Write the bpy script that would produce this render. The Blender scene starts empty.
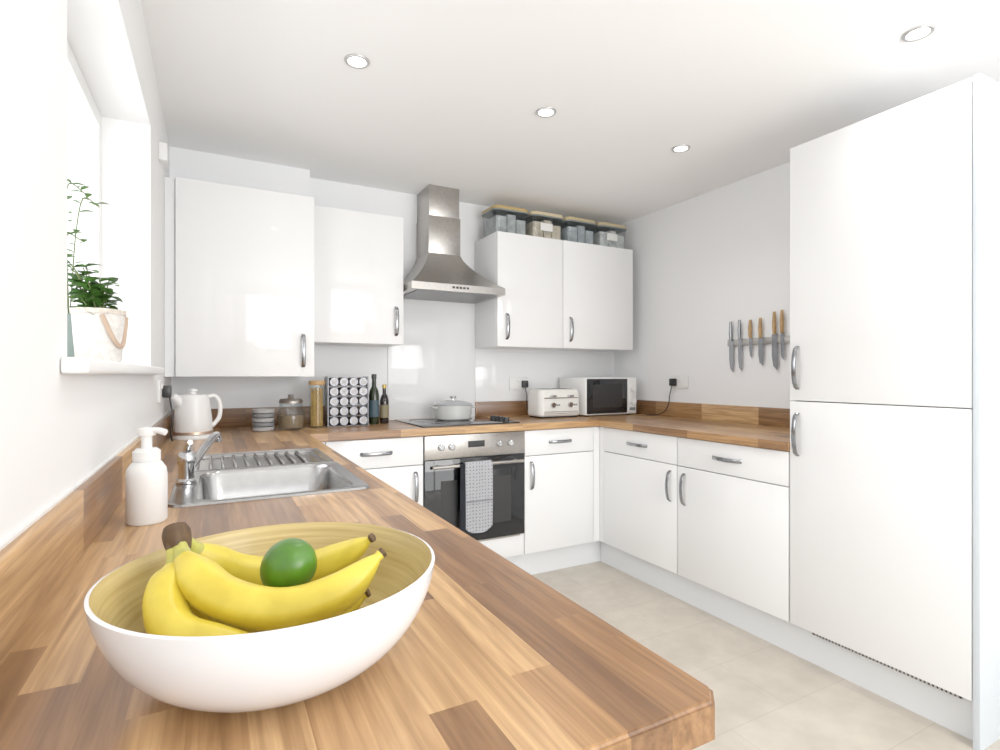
import bpy, bmesh, math, random
from mathutils import Vector, Matrix
random.seed(7)
scene = bpy.context.scene
scene.view_settings.view_transform = 'Standard'
scene.view_settings.look = 'None'
scene.view_settings.exposure = 0.15
scene.view_settings.gamma = 1.28

# ------------------------------------------------------------------ materials
def newmat(name):
    m = bpy.data.materials.new(name); m.use_nodes = True
    nt = m.node_tree
    return m, nt, nt.nodes['Principled BSDF']
def M(name, col, rough=0.5, metal=0.0, trans=0.0, ior=1.45, emit=None, es=0.0, coat=0.0, noise=0.0, nscale=30, bump=0.0, alpha=1.0):
    m, nt, b = newmat(name)
    b.inputs['Base Color'].default_value = (*col, 1)
    b.inputs['Roughness'].default_value = rough
    b.inputs['Metallic'].default_value = metal
    b.inputs['Transmission Weight'].default_value = trans
    b.inputs['IOR'].default_value = ior
    b.inputs['Coat Weight'].default_value = coat
    b.inputs['Alpha'].default_value = alpha
    if emit:
        b.inputs['Emission Color'].default_value = (*emit, 1)
        b.inputs['Emission Strength'].default_value = es
    tc = nt.nodes.new('ShaderNodeTexCoord')
    n = nt.nodes.new('ShaderNodeTexNoise'); n.inputs['Scale'].default_value = nscale
    n.inputs['Detail'].default_value = 4
    nt.links.new(tc.outputs['Object'], n.inputs['Vector'])
    if noise > 0:
        r = nt.nodes.new('ShaderNodeValToRGB')
        r.color_ramp.elements[0].position = 0.3; r.color_ramp.elements[1].position = 0.7
        r.color_ramp.elements[0].color = (*[c*(1-noise) for c in col], 1)
        r.color_ramp.elements[1].color = (*[min(1, c*(1+noise)) for c in col], 1)
        nt.links.new(n.outputs['Fac'], r.inputs['Fac'])
        nt.links.new(r.outputs['Color'], b.inputs['Base Color'])
    if bump > 0:
        bp = nt.nodes.new('ShaderNodeBump'); bp.inputs['Strength'].default_value = bump
        bp.inputs['Distance'].default_value = 0.002
        nt.links.new(n.outputs['Fac'], bp.inputs['Height'])
        nt.links.new(bp.outputs['Normal'], b.inputs['Normal'])
    return m

def wood_mat(name, along='x', roww=0.044, length=0.40, rough=0.3):
    m, nt, b = newmat(name); N = nt.nodes; L = nt.links
    tc = N.new('ShaderNodeTexCoord'); sp = N.new('ShaderNodeSeparateXYZ')
    L.new(tc.outputs['Object'], sp.inputs[0])
    a, c = ('X', 'Y') if along == 'x' else ('Y', 'X')
    def math_(op, i0, i1=None):
        n = N.new('ShaderNodeMath'); n.operation = op
        for k, v in enumerate((i0, i1)):
            if v is None: continue
            if isinstance(v, (int, float)): n.inputs[k].default_value = v
            else: L.new(v, n.inputs[k])
        return n.outputs[0]
    cy = math_('ADD', sp.outputs[c], 5.003)
    row = math_('FLOOR', math_('DIVIDE', cy, roww))
    wn = N.new('ShaderNodeTexWhiteNoise'); wn.noise_dimensions = '1D'; L.new(row, wn.inputs['W'])
    ax = math_('ADD', math_('ADD', sp.outputs[a], 10.0), math_('MULTIPLY', wn.outputs['Value'], length))
    seg = math_('FLOOR', math_('DIVIDE', ax, length))
    cb = N.new('ShaderNodeCombineXYZ'); L.new(row, cb.inputs[0]); L.new(seg, cb.inputs[1])
    w2 = N.new('ShaderNodeTexWhiteNoise'); w2.noise_dimensions = '2D'; L.new(cb.outputs[0], w2.inputs['Vector'])
    ramp = N.new('ShaderNodeValToRGB'); el = ramp.color_ramp.elements
    cols = [(0.0, (.19, .092, .038)), (.2, (.29, .148, .060)), (.45, (.40, .215, .088)), (.72, (.50, .290, .124)), (1.0, (.59, .365, .170))]
    el[0].position, el[0].color = 0, (*cols[0][1], 1); el[1].position, el[1].color = 1, (*cols[-1][1], 1)
    for p, cc in cols[1:-1]:
        e = el.new(p); e.color = (*cc, 1)
    L.new(w2.outputs['Value'], ramp.inputs['Fac'])
    def grain(fa, fc, dist, det, seed):
        gv = N.new('ShaderNodeCombineXYZ')
        L.new(math_('MULTIPLY', ax, fa), gv.inputs[0]); L.new(math_('MULTIPLY', cy, fc), gv.inputs[1])
        L.new(math_('MULTIPLY', sp.outputs['Z'], fc), gv.inputs[2])
        no = N.new('ShaderNodeTexNoise'); no.noise_dimensions = '4D'
        no.inputs['Scale'].default_value = 1.0; no.inputs['Detail'].default_value = det; no.inputs['Distortion'].default_value = dist
        L.new(gv.outputs[0], no.inputs['Vector']); L.new(math_('MULTIPLY', w2.outputs['Value'], seed), no.inputs['W'])
        return no.outputs['Fac']
    g1 = grain(4.0, 150.0, .6, 7, 37.0); g2 = grain(2.2, 34.0, 2.2, 3, 53.0)
    r2 = N.new('ShaderNodeValToRGB'); r2.color_ramp.elements[0].position = .32; r2.color_ramp.elements[1].position = .66
    r2.color_ramp.elements[0].color = (.70, .64, .57, 1); r2.color_ramp.elements[1].color = (1.10, 1.10, 1.10, 1)
    L.new(g1, r2.inputs['Fac'])
    r3 = N.new('ShaderNodeValToRGB'); r3.color_ramp.elements[0].position = .34; r3.color_ramp.elements[1].position = .62
    r3.color_ramp.elements[0].color = (.70, .63, .56, 1); r3.color_ramp.elements[1].color = (1.12, 1.12, 1.12, 1)
    L.new(g2, r3.inputs['Fac'])
    mx = N.new('ShaderNodeMixRGB'); mx.blend_type = 'MULTIPLY'; mx.inputs['Fac'].default_value = 1
    L.new(ramp.outputs[0], mx.inputs[1]); L.new(r2.outputs[0], mx.inputs[2])
    mx2 = N.new('ShaderNodeMixRGB'); mx2.blend_type = 'MULTIPLY'; mx2.inputs['Fac'].default_value = 1
    L.new(mx.outputs[0], mx2.inputs[1]); L.new(r3.outputs[0], mx2.inputs[2])
    L.new(mx2.outputs[0], b.inputs['Base Color'])
    b.inputs['Roughness'].default_value = rough
    bp = N.new('ShaderNodeBump'); bp.inputs['Strength'].default_value = .12; bp.inputs['Distance'].default_value = .001
    L.new(g1, bp.inputs['Height']); L.new(bp.outputs[0], b.inputs['Normal'])
    return m

def floor_mat():
    m, nt, b = newmat('vinyl_tile_floor'); N = nt.nodes; L = nt.links
    tc = N.new('ShaderNodeTexCoord')
    br = N.new('ShaderNodeTexBrick'); br.offset = 0.5; br.inputs['Scale'].default_value = 1
    br.inputs['Brick Width'].default_value = .6; br.inputs['Row Height'].default_value = .3
    br.inputs['Mortar Size'].default_value = .002; br.inputs['Mortar Smooth'].default_value = .3
    br.inputs['Color1'].default_value = (.52, .465, .39, 1); br.inputs['Color2'].default_value = (.55, .495, .415, 1)
    br.inputs['Mortar'].default_value = (.45, .395, .325, 1)
    L.new(tc.outputs['Object'], br.inputs['Vector'])
    n = N.new('ShaderNodeTexNoise'); n.inputs['Scale'].default_value = 9; n.inputs['Detail'].default_value = 10
    L.new(tc.outputs['Object'], n.inputs['Vector'])
    r = N.new('ShaderNodeValToRGB'); r.color_ramp.elements[0].position = .3; r.color_ramp.elements[1].position = .7
    r.color_ramp.elements[0].color = (.84, .83, .82, 1); r.color_ramp.elements[1].color = (1.05, 1.05, 1.05, 1)
    L.new(n.outputs['Fac'], r.inputs['Fac'])
    mx = N.new('ShaderNodeMixRGB'); mx.blend_type = 'MULTIPLY'; mx.inputs['Fac'].default_value = 1
    L.new(br.outputs['Color'], mx.inputs[1]); L.new(r.outputs[0], mx.inputs[2]); L.new(mx.outputs[0], b.inputs['Base Color'])
    b.inputs['Roughness'].default_value = .4
    return m

def clear_mat(name, tint=(.95, .97, .97), gloss=.5):
    m = bpy.data.materials.new(name); m.use_nodes = True; nt = m.node_tree
    for n in list(nt.nodes): nt.nodes.remove(n)
    o = nt.nodes.new('ShaderNodeOutputMaterial'); t = nt.nodes.new('ShaderNodeBsdfTransparent'); g = nt.nodes.new('ShaderNodeBsdfGlossy')
    t.inputs['Color'].default_value = (*tint, 1); g.inputs['Roughness'].default_value = .03
    lw = nt.nodes.new('ShaderNodeLayerWeight'); lw.inputs['Blend'].default_value = .5
    pw = nt.nodes.new('ShaderNodeMath'); pw.operation = 'POWER'; pw.inputs[1].default_value = 3
    ml = nt.nodes.new('ShaderNodeMath'); ml.operation = 'MULTIPLY_ADD'; ml.inputs[1].default_value = gloss; ml.inputs[2].default_value = .02
    mx = nt.nodes.new('ShaderNodeMixShader')
    nt.links.new(lw.outputs['Facing'], pw.inputs[0]); nt.links.new(pw.outputs[0], ml.inputs[0])
    nt.links.new(ml.outputs[0], mx.inputs[0]); nt.links.new(t.outputs[0], mx.inputs[1]); nt.links.new(g.outputs[0], mx.inputs[2])
    nt.links.new(mx.outputs[0], o.inputs[0])
    return m

WALL = M('white_wall_paint', (.83, .83, .83), .75, bump=.05, nscale=200)
WALLB = M('cool_white_wall_paint', (.86, .87, .885), .6, bump=.05, nscale=200)
CEIL = M('ceiling_paint', (.91, .91, .905), .8, bump=.03, nscale=150)
FLOOR = floor_mat()
GLOSSW = M('white_gloss_door', (.84, .845, .85), .04, ior=1.5)
CARC = M('white_carcass', (.78, .79, .80), .35)
PLIN = M('white_plinth', (.76, .78, .80), .25)
WOODY = wood_mat('butcher_block_laminate_y', 'y')
WOODX = wood_mat('butcher_block_laminate_x', 'x', length=.36)
CHROME = M('chrome', (.52, .53, .55), .13, 1.0)
HANDM = M('handle_metal', (.30, .31, .33), .16, 1.0)
DARKCHR = M('satin_handle_metal', (.50, .51, .53), .2, 1.0)
STEEL = M('brushed_steel', (.42, .40, .375), .3, 1.0, noise=.08, nscale=60)
SINKST = M('sink_steel', (.36, .36, .36), .2, 1.0, noise=.05, nscale=40)
BLACKG = M('black_glass', (.008, .009, .011), .04)
BLACK = M('black_plastic', (.012, .012, .013), .4)
GREY = M('grey_plastic', (.18, .19, .20), .4)
WHITEP = M('white_plastic', (.82, .82, .81), .28)
WHITEM = M('matte_white', (.80, .80, .79), .45)
SPLASH = M('glass_splashback', (.82, .83, .845), .04)
CLEAR = clear_mat('clear_glass')
GLASSW = clear_mat('window_glass', (1, 1, 1), .15)

# ------------------------------------------------------------------ mesh helpers
def group(name, loc):
    e = bpy.data.objects.new(name, None); e.empty_display_size = .05
    e.location = loc; scene.collection.objects.link(e); return e

def finish(name, bm, mats, parent=None, smooth=True, ang=38, recalc=True):
    if recalc: bmesh.ops.recalc_face_normals(bm, faces=bm.faces[:])
    if smooth:
        for f in bm.faces: f.smooth = True
        for e in bm.edges:
            if len(e.link_faces) == 2:
                if e.calc_face_angle(0) > math.radians(ang): e.smooth = False
    xs = [v.co for v in bm.verts]
    c = Vector([(min(p[i] for p in xs)+max(p[i] for p in xs))/2 for i in range(3)])
    for v in bm.verts: v.co -= c
    me = bpy.data.meshes.new(name); bm.to_mesh(me); bm.free()
    for m in (mats if isinstance(mats, (list, tuple)) else [mats]): me.materials.append(m)
    o = bpy.data.objects.new(name, me); o.location = c; scene.collection.objects.link(o)
    if parent is not None:
        o.parent = parent; o.matrix_parent_inverse = Matrix.Translation(parent.location).inverted()
    return o

def bm_box(bm, x0, x1, y0, y1, z0, z1, bev=0.0, seg=2, mi=0):
    r = bmesh.ops.create_cube(bm, size=1)
    vs = r['verts']
    for v in vs:
        v.co = Vector((x0 if v.co.x < 0 else x1, y0 if v.co.y < 0 else y1, z0 if v.co.z < 0 else z1))
    fs = set(f for v in vs for f in v.link_faces)
    for f in fs: f.material_index = mi
    if bev > 0:
        es = list(set(e for v in vs for e in v.link_edges))
        r2 = bmesh.ops.bevel(bm, geom=es, offset=bev, segments=seg, profile=.5, affect='EDGES')
        for f in r2['faces']: f.material_index = mi

def box(name, x0, x1, y0, y1, z0, z1, mat, parent=None, bev=0.0, seg=2):
    bm = bmesh.new(); bm_box(bm, x0, x1, y0, y1, z0, z1, bev, seg)
    return finish(name, bm, mat, parent)

def boxes(name, lst, mats, parent=None, bev=0.0, seg=2):
    bm = bmesh.new()
    for b in lst:
        bm_box(bm, *b[:6], bev, seg, b[6] if len(b) > 6 else 0)
    return finish(name, bm, mats, parent)

def lathe_bm(bm, prof, c, axis='z', n=40, mi=0, rot=None):
    rings = []
    for r, h in prof:
        ring = []
        if r < 1e-6:
            p = Vector((0, 0, h)); ring = [p]
        else:
            for k in range(n):
                a = 2*math.pi*k/n; ring.append(Vector((r*math.cos(a), r*math.sin(a), h)))
        out = []
        for p in ring:
            if axis == 'x': p = Vector((p.z, p.x, p.y))
            elif axis == 'y': p = Vector((p.x, p.z, p.y))
            if rot is not None: p = rot @ p
            out.append(bm.verts.new(p+Vector(c)))
        rings.append(out)
    for i in range(len(rings)-1):
        a, b = rings[i], rings[i+1]
        for k in range(n):
            k2 = (k+1) % n
            if len(a) == 1 and len(b) == 1: continue
            if len(a) == 1: f = bm.faces.new((a[0], b[k], b[k2]))
            elif len(b) == 1: f = bm.faces.new((a[k], a[k2], b[0]))
            else: f = bm.faces.new((a[k], a[k2], b[k2], b[k]))
            f.material_index = mi[i] if isinstance(mi, (list, tuple)) else mi
def lathe(name, prof, c, mat, parent=None, axis='z', n=40, mi=0, rot=None, ang=38):
    bm = bmesh.new(); lathe_bm(bm, prof, c, axis, n, mi, rot)
    return finish(name, bm, mat, parent, ang=ang)
def cylp(r, h0, h1, b=0.0):
    if b > 0: return [(0, h0), (r-b, h0), (r, h0+b), (r, h1-b), (r-b, h1), (0, h1)]
    return [(0, h0), (r, h0), (r, h1), (0, h1)]

def catmull(pts, sub):
    P = [Vector(p) for p in pts]; P = [2*P[0]-P[1]]+P+[2*P[-1]-P[-2]]
    out = []
    for i in range(1, len(P)-2):
        for k in range(sub):
            t = k/sub
            a, b, c, d = P[i-1], P[i], P[i+1], P[i+2]
            out.append(.5*((2*b)+(c-a)*t+(2*a-5*b+4*c-d)*t*t+(-a+3*b-3*c+d)*t**3))
    out.append(P[-2]); return out
def sweep_bm(bm, pts, rad, n=12, mi=0, shape=None):
    k = len(pts)
    if not callable(rad): rr = rad; rad = lambda t: rr
    tang = [(pts[min(i+1, k-1)]-pts[max(i-1, 0)]).normalized() for i in range(k)]
    ref = Vector((0, 0, 1)) if abs(tang[0].z) < .9 else Vector((1, 0, 0))
    nrm = (ref-tang[0]*ref.dot(tang[0])).normalized()
    rings = []
    for i in range(k):
        nrm = (nrm-tang[i]*nrm.dot(tang[i])).normalized(); bn = tang[i].cross(nrm)
        r = rad(i/(k-1)); ring = []
        for j in range(n):
            a = 2*math.pi*j/n; s = shape(a) if shape else 1
            ring.append(bm.verts.new(pts[i]+(nrm*math.cos(a)+bn*math.sin(a))*r*s))
        rings.append(ring)
    for i in range(k-1):
        for j in range(n):
            f = bm.faces.new((rings[i][j], rings[i][(j+1) % n], rings[i+1][(j+1) % n], rings[i+1][j]))
            f.material_index = mi(i/(k-1)) if callable(mi) else mi
    for ring, t in ((rings[0], 0), (rings[-1], 1)):
        f = bm.faces.new(ring); f.material_index = mi(t) if callable(mi) else mi
def sweep(name, pts, rad, mat, parent=None, n=12, sub=8, mi=0, shape=None, ang=50):
    bm = bmesh.new(); sweep_bm(bm, catmull(pts, sub), rad, n, mi, shape)
    return finish(name, bm, mat, parent, ang=ang)

def rrect(x0, x1, y0, y1, z, r, n=6):
    out = []
    for cx, cy, a0 in ((x1-r, y1-r, 0), (x0+r, y1-r, 90), (x0+r, y0+r, 180), (x1-r, y0+r, 270)):
        for k in range(n+1):
            a = math.radians(a0+90*k/n); out.append((cx+r*math.cos(a), cy+r*math.sin(a), z))
    return out
def loft_bm(bm, loops, cap0=True, cap1=True, mi=0):
    R = [[bm.verts.new(p) for p in l] for l in loops]; n = len(R[0])
    for i in range(len(R)-1):
        for j in range(n):
            f = bm.faces.new((R[i][j], R[i][(j+1) % n], R[i+1][(j+1) % n], R[i+1][j]))
            f.material_index = mi[i] if isinstance(mi, (list, tuple)) else mi
    if cap0: bm.faces.new(R[0]).material_index = mi[0] if isinstance(mi, (list, tuple)) else mi
    if cap1: bm.faces.new(R[-1]).material_index = mi[-1] if isinstance(mi, (list, tuple)) else mi
def loft(name, loops, mat, parent=None, cap0=True, cap1=True, mi=0, ang=38):
    bm = bmesh.new(); loft_bm(bm, loops, cap0, cap1, mi); return finish(name, bm, mat, parent, ang=ang)

def cellslab(name, us, vs, holes, w0, w1, f, mat, parent=None, bev=0):
    bm = bmesh.new(); V = {}
    def gv(i, j, k):
        if (i, j, k) not in V: V[(i, j, k)] = bm.verts.new(f(us[i], vs[j], (w0, w1)[k]))
        return V[(i, j, k)]
    nu, nv = len(us)-1, len(vs)-1
    solid = lambda i, j: 0 <= i < nu and 0 <= j < nv and (i, j) not in holes
    for i in range(nu):
        for j in range(nv):
            if not solid(i, j): continue
            for k in (0, 1): bm.faces.new((gv(i, j, k), gv(i+1, j, k), gv(i+1, j+1, k), gv(i, j+1, k)))
            for (di, dj, a, b) in ((-1, 0, (i, j), (i, j+1)), (1, 0, (i+1, j), (i+1, j+1)), (0, -1, (i, j), (i+1, j)), (0, 1, (i, j+1), (i+1, j+1))):
                if not solid(i+di, j+dj):
                    bm.faces.new((gv(*a, 0), gv(*b, 0), gv(*b, 1), gv(*a, 1)))
    return finish(name, bm, mat, parent)

def handle(parent, c, axis, nrm, L=.16, name='handle', mat=None):
    A = Vector(axis); Nn = Vector(nrm); S = A.cross(Nn); C = Vector(c)
    bm = bmesh.new(); rings = []; K = 18; w = .0095; th = .003
    for i in range(K+1):
        t = i/K; x = (t-.5)*L
        off = .001+.026*math.sin(math.pi*t)**.4 if 0 < t < 1 else .001
        p = C+A*x+Nn*off
        ta = t+.01; tb = t-.01
        o1 = .026*max(0, math.sin(math.pi*min(1, ta)))**.4; o0 = .026*max(0, math.sin(math.pi*max(0, tb)))**.4
        T_ = (A*.02*L+Nn*(o1-o0)).normalized(); Q = S.cross(T_)
        rings.append([bm.verts.new(p+S*a*w+Q*b*th) for a, b in ((1, .3), (.6, 1), (-.6, 1), (-1, .3), (-1, -.6), (1, -.6))])
    for i in range(K):
        for j in range(6):
            bm.faces.new((rings[i][j], rings[i][(j+1) % 6], rings[i+1][(j+1) % 6], rings[i+1][j]))
    bm.faces.new(rings[0]); bm.faces.new(rings[-1])
    return finish(name, bm, mat or HANDM, parent)

# ------------------------------------------------------------------ dimensions
XL, XR, YB, YF, ZC = -.20, 2.72, 3.27, -2.6, 2.325
WT = .905; WTB = .867
# room shell
box('floor', XL-.22, XR+.15, YF-.15, YB+.15, -.1, 0, FLOOR)
box('ceiling', XL-.22, XR+.15, YF-.15, YB+.15, ZC, ZC+.1, CEIL)
box('wall_back', XL, XR, YB, YB+.15, 0, ZC, WALLB)
cellslab('wall_left', [YF, 1.04, 2.245, YB+.15], [0, 1.19, 2.06, ZC], {(1, 1)}, XL-.22, XL, lambda u, v, w: (w, u, v), WALL)
box('wall_right', XR, XR+.15, YF, YB+.15, 0, ZC, WALLB)
cellslab('wall_front', [XL, .25, 2.4, XR], [0, 2.1, ZC], {(1, 0)}, YF-.15, YF, lambda u, v, w: (u, w, v), WALL)
box('trim_pipe_boxing', XL, .467, 3.15, YB, 2.073, ZC, WALLB)
# window
w = group('window_1', (-.36, 1.64, 1.62))
boxes('window_frame', [(-.39, -.34, 1.042, 1.09, 1.211, 2.059), (-.39, -.34, 2.195, 2.243, 1.211, 2.059), (-.39, -.34, 1.09, 2.195, 1.211, 1.26),
      (-.39, -.34, 1.09, 2.195, 2.01, 2.059), (-.385, -.345, 1.615, 1.665, 1.26, 2.01)], WHITEP, w)
box('window_pane', -.367, -.363, 1.09, 2.195, 1.26, 2.01, GLASSW, w)
box('window_sill', -.335, -.168, 1.042, 2.243, 1.192, 1.21, WHITEP, None, .003)
box('trim_sill_nosing', -.199, -.165, 0.99, 2.36, 1.187, 1.2115, WHITEP, None, .005, 3)
# patio doors behind
d = group('door_1', (1.32, YF-.07, 1.05))
boxes('door_frame', [(.25, .31, YF-.1, YF-.04, 0, 2.1), (2.34, 2.4, YF-.1, YF-.04, 0, 2.1), (.31, 2.34, YF-.1, YF-.04, 2.04, 2.1),
      (.31, 2.34, YF-.1, YF-.04, 0, .06), (1.29, 1.36, YF-.1, YF-.04, .06, 2.04)], WHITEP, d)
box('door_glass', .31, 2.34, YF-.073, YF-.067, .06, 2.04, GLASSW, d)
box('baseboard_right', XR-.015, XR, YF, .79, 0, .1, WHITEP)
box('baseboard_left', XL, XL+.015, YF, .33, 0, .1, WHITEP)

# ------------------------------------------------------------------ worktops
XW = .396
wl = cellslab('kitchen_worktop', [XL+.001, -.07, .325, XW], [.325, 1.345, 2.11, YB-.001], {(1, 1)}, WTB, WT, lambda u, v, w: (u, v, w), WOODY)
def edge_bevel(o, test_v, test_h):
    bm = bmesh.new(); bm.from_mesh(o.data); off = o.location
    es = [e for e in bm.edges if test_v((e.verts[0].co+off), (e.verts[1].co+off))]
    if es: bmesh.ops.bevel(bm, geom=es, offset=.015, segments=1, affect='EDGES')
    es = [e for e in bm.edges if test_h((e.verts[0].co+off), (e.verts[1].co+off))]
    bmesh.ops.bevel(bm, geom=es, offset=.004, segments=3, affect='EDGES')
    for e in bm.edges:
        e.smooth = not (len(e.link_faces) == 2 and e.calc_face_angle(0) > math.radians(38))
    for f in bm.faces: f.smooth = True
    bm.to_mesh(o.data); bm.free()
edge_bevel(wl, lambda a, b: abs(a.x-XW) < .001 and abs(b.x-XW) < .001 and abs(a.y-.325) < .001 and abs(b.y-.325) < .001,
           lambda a, b: abs(a.z-b.z) < .0005 and (min(a.x, b.x) > XW-.03 and (min(a.x, b.x) > XW-.001 or max(a.y, b.y) < .36) or max(a.y, b.y) < .326))
wb = box('kitchen_worktop', XW+.0005, XR-.001, 2.67, YB-.001, WTB, WT, WOODX)
edge_bevel(wb, lambda a, b: False, lambda a, b: max(a.y, b.y) < 2.671 and abs(a.z-b.z) < .001)
wr = box('kitchen_worktop', 2.10, XR-.001, 1.432, 2.6695, WTB, WT, WOODY)
edge_bevel(wr, lambda a, b: False, lambda a, b: max(a.x, b.x) < 2.101 and abs(a.z-b.z) < .001)
US = .10
box('trim_upstand_left', XL, XL+.018, .325, YB-.018, WT, WT+US, WOODY, None, .001)
box('trim_upstand_back', XL, .94, YB-.018, YB, WT, WT+US, WOODX, None, .001)
box('trim_upstand_back', 1.535, XR, YB-.018, YB, WT, WT+US, WOODX, None, .001)
box('trim_upstand_right', XR-.018, XR, 1.432, YB-.018, WT, WT+US, WOODY, None, .001)
box('trim_sealant_left', XL, XL+.006, .325, YB-.02, WT+US, WT+US+.004, WHITEP)
box('glass_splashback', .942, 1.533, YB-.009, YB-.001, WT+.001, 1.70, SPLASH, None, .001)
box('glass_splashback', 1.536, XR-.02, YB-.007, YB-.001, WT+US+.001, 1.345, SPLASH, None, .001)

# ------------------------------------------------------------------ base cabinets
def carcass(bmname, x0, x1, y0, y1, z0, z1, parent, open_side):
    t = .018
    L = [(x0, x1, y0, y1, z0, z0+t)]
    if open_side == '-y': L += [(x0, x0+t, y0, y1, z0+t, z1), (x1-t, x1, y0, y1, z0+t, z1), (x0+t, x1-t, y1-t, y1, z0+t, z1)]
    if open_side == '-x': L += [(x0, x1, y0, y0+t, z0+t, z1), (x0, x1, y1-t, y1, z0+t, z1), (x1-t, x1, y0+t, y1-t, z0+t, z1)]
    if open_side == '+x': L += [(x0, x1, y0, y0+t, z0+t, z1), (x0, x1, y1-t, y1, z0+t, z1), (x0, x0+t, y0+t, y1-t, z0+t, z1)]
    return boxes(bmname, L, CARC, parent)
G = .0022; ZD = .715; ZT = .862; ZB = .15
def base_back(x0, x1, hside='l'):
    p = group('base_cabinet', ((x0+x1)/2, 2.98, .5))
    carcass('carcass', x0, x1, 2.71, YB-.03, ZB, WTB-.001, p, '-y')
    box('door', x0+G, x1-G, 2.69, 2.708, ZB, ZD-G, GLOSSW, p, .0015)
    box('drawer_front', x0+G, x1-G, 2.69, 2.708, ZD+G, ZT, GLOSSW, p, .0015)
    handle(p, ((x0+x1)/2, 2.69, .79), (1, 0, 0), (0, -1, 0), name='drawer_handle')
    hx = x0+.045 if hside == 'l' else x1-.045
    handle(p, (hx, 2.69, .60), (0, 0, 1), (0, -1, 0), name='door_handle')
base_back(.47, .967, hside='r')
base_back(1.58, 2.075, hside='l')
def base_right(y0, y1, hy):
    p = group('base_cabinet', (2.42, (y0+y1)/2, .5))
    carcass('carcass', 2.143, XR-.03, y0, y1, ZB, WTB-.001, p, '-x')
    box('door', 2.123, 2.141, y0+G, y1-G, ZB, ZD-G, GLOSSW, p, .0015)
    box('drawer_front', 2.123, 2.141, y0+G, y1-G, ZD+G, ZT, GLOSSW, p, .0015)
    handle(p, (2.123, (y0+y1)/2, .79), (0, 1, 0), (-1, 0, 0), name='drawer_handle')
    handle(p, (2.123, hy, .60), (0, 0, 1), (-1, 0, 0), name='door_handle')
base_right(2.052, 2.650, 2.10)
base_right(1.434, 2.050, 2.003)
p = group('corner_post', (2.1, 2.7, .5))
box('post_panel_back', 2.077, 2.123, 2.692, 2.71, ZB, ZT, GLOSSW, p); box('post_panel_right', 2.125, 2.143, 2.652, 2.71, ZB, ZT, GLOSSW, p)
box('corner_post', .36, .468, 2.692, 2.71, ZB, ZT, GLOSSW)
for y0, y1 in ((.345, .945), (.947, 1.30), (1.302, 2.14), (2.142, 2.68)):
    p = group('base_cabinet', (.08, (y0+y1)/2, .5))
    carcass('carcass', XL+.02, .338, y0, y1, ZB, WTB-.001, p, '+x')
    box('door', .34, .358, y0+G, y1-G, ZB, ZD-G, GLOSSW, p, .0015)
    box('drawer_front', .34, .358, y0+G, y1-G, ZD+G, ZT, GLOSSW, p, .0015)
    handle(p, (.358, (y0+y1)/2, .79), (0, 1, 0), (1, 0, 0), name='drawer_handle')
box('plinth', .36, 2.17, 2.745, 2.76, 0, ZB-.003, PLIN)
box('plinth', 2.172, 2.187, .82, 2.76, 0, ZB-.003, PLIN)
box('plinth', .30, .315, .345, 2.74, 0, ZB-.003, PLIN)

# ------------------------------------------------------------------ tall fridge housing
p = group('tall_fridge_cabinet', (2.42, 1.12, 1.1))
TY0, TY1, TZ = .815, 1.431, 2.13
boxes('carcass', [(2.143, XR-.01, TY0, TY0+.018, ZB, TZ), (2.143, XR-.01, TY1-.018, TY1, ZB, TZ), (2.143, XR-.01, TY0+.018, TY1-.018, TZ-.018, TZ),
      (2.143, XR-.01, TY0+.018, TY1-.018, ZB, ZB+.018), (XR-.03, XR-.01, TY0+.018, TY1-.018, ZB+.018, TZ-.018)], CARC, p)
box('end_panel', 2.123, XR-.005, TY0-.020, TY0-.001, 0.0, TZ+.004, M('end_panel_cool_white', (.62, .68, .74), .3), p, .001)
box('upper_door', 2.123, 2.141, TY0+G, TY1-G, 1.08, TZ, GLOSSW, p, .0015)
box('lower_door', 2.123, 2.141, TY0+G, TY1-G, ZB, 1.076, GLOSSW, p, .0015)
handle(p, (2.123, TY1-.035, 1.215), (0, 0, 1), (-1, 0, 0), .175, 'upper_handle')
handle(p, (2.123, TY1-.035, .94), (0, 0, 1), (-1, 0, 0), .175, 'lower_handle')
boxes('vent_grille', [(2.165, 2.1715, .86, 1.36, .122, .143, 0)]+[(2.162, 2.1655, .865+i*.0125, .872+i*.0125, .123, .142, 1) for i in range(39)], [BLACK, DARKCHR], p)

# ------------------------------------------------------------------ wall cabinets
def wallcab(x0, x1, yf, z0, z1, doors, handles, hz):
    p = group('overhead_cupboard', ((x0+x1)/2, (yf+YB)/2, (z0+z1)/2))
    box('carcass', x0, x1, yf+.02, YB-.001 if z0 < 1.3 else YB-.010, z0, z1, CARC, p, .001)
    for a, b in doors: box('door', a+G, b-G, yf, yf+.018, z0, z1, GLOSSW, p, .0015)
    for hx in handles: handle(p, (hx, yf, hz), (0, 0, 1), (0, -1, 0), .16)
wallcab(-.158, .440, 2.81, 1.178, 2.07, [(-.158, .440)], [.385], 1.305)
box('cabinet_filler_panel', XL+.001, -.160, 2.83, 2.848, 1.178, 2.07, CARC)
wallcab(.442, .940, 2.94, 1.357, 2.07, [(.442, .940)], [.895], 1.485)
wallcab(1.533, 2.617, 2.94, 1.362, 2.07, [(1.533, 2.020), (2.020, 2.617)], [1.60, 2.078], 1.487)

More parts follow.
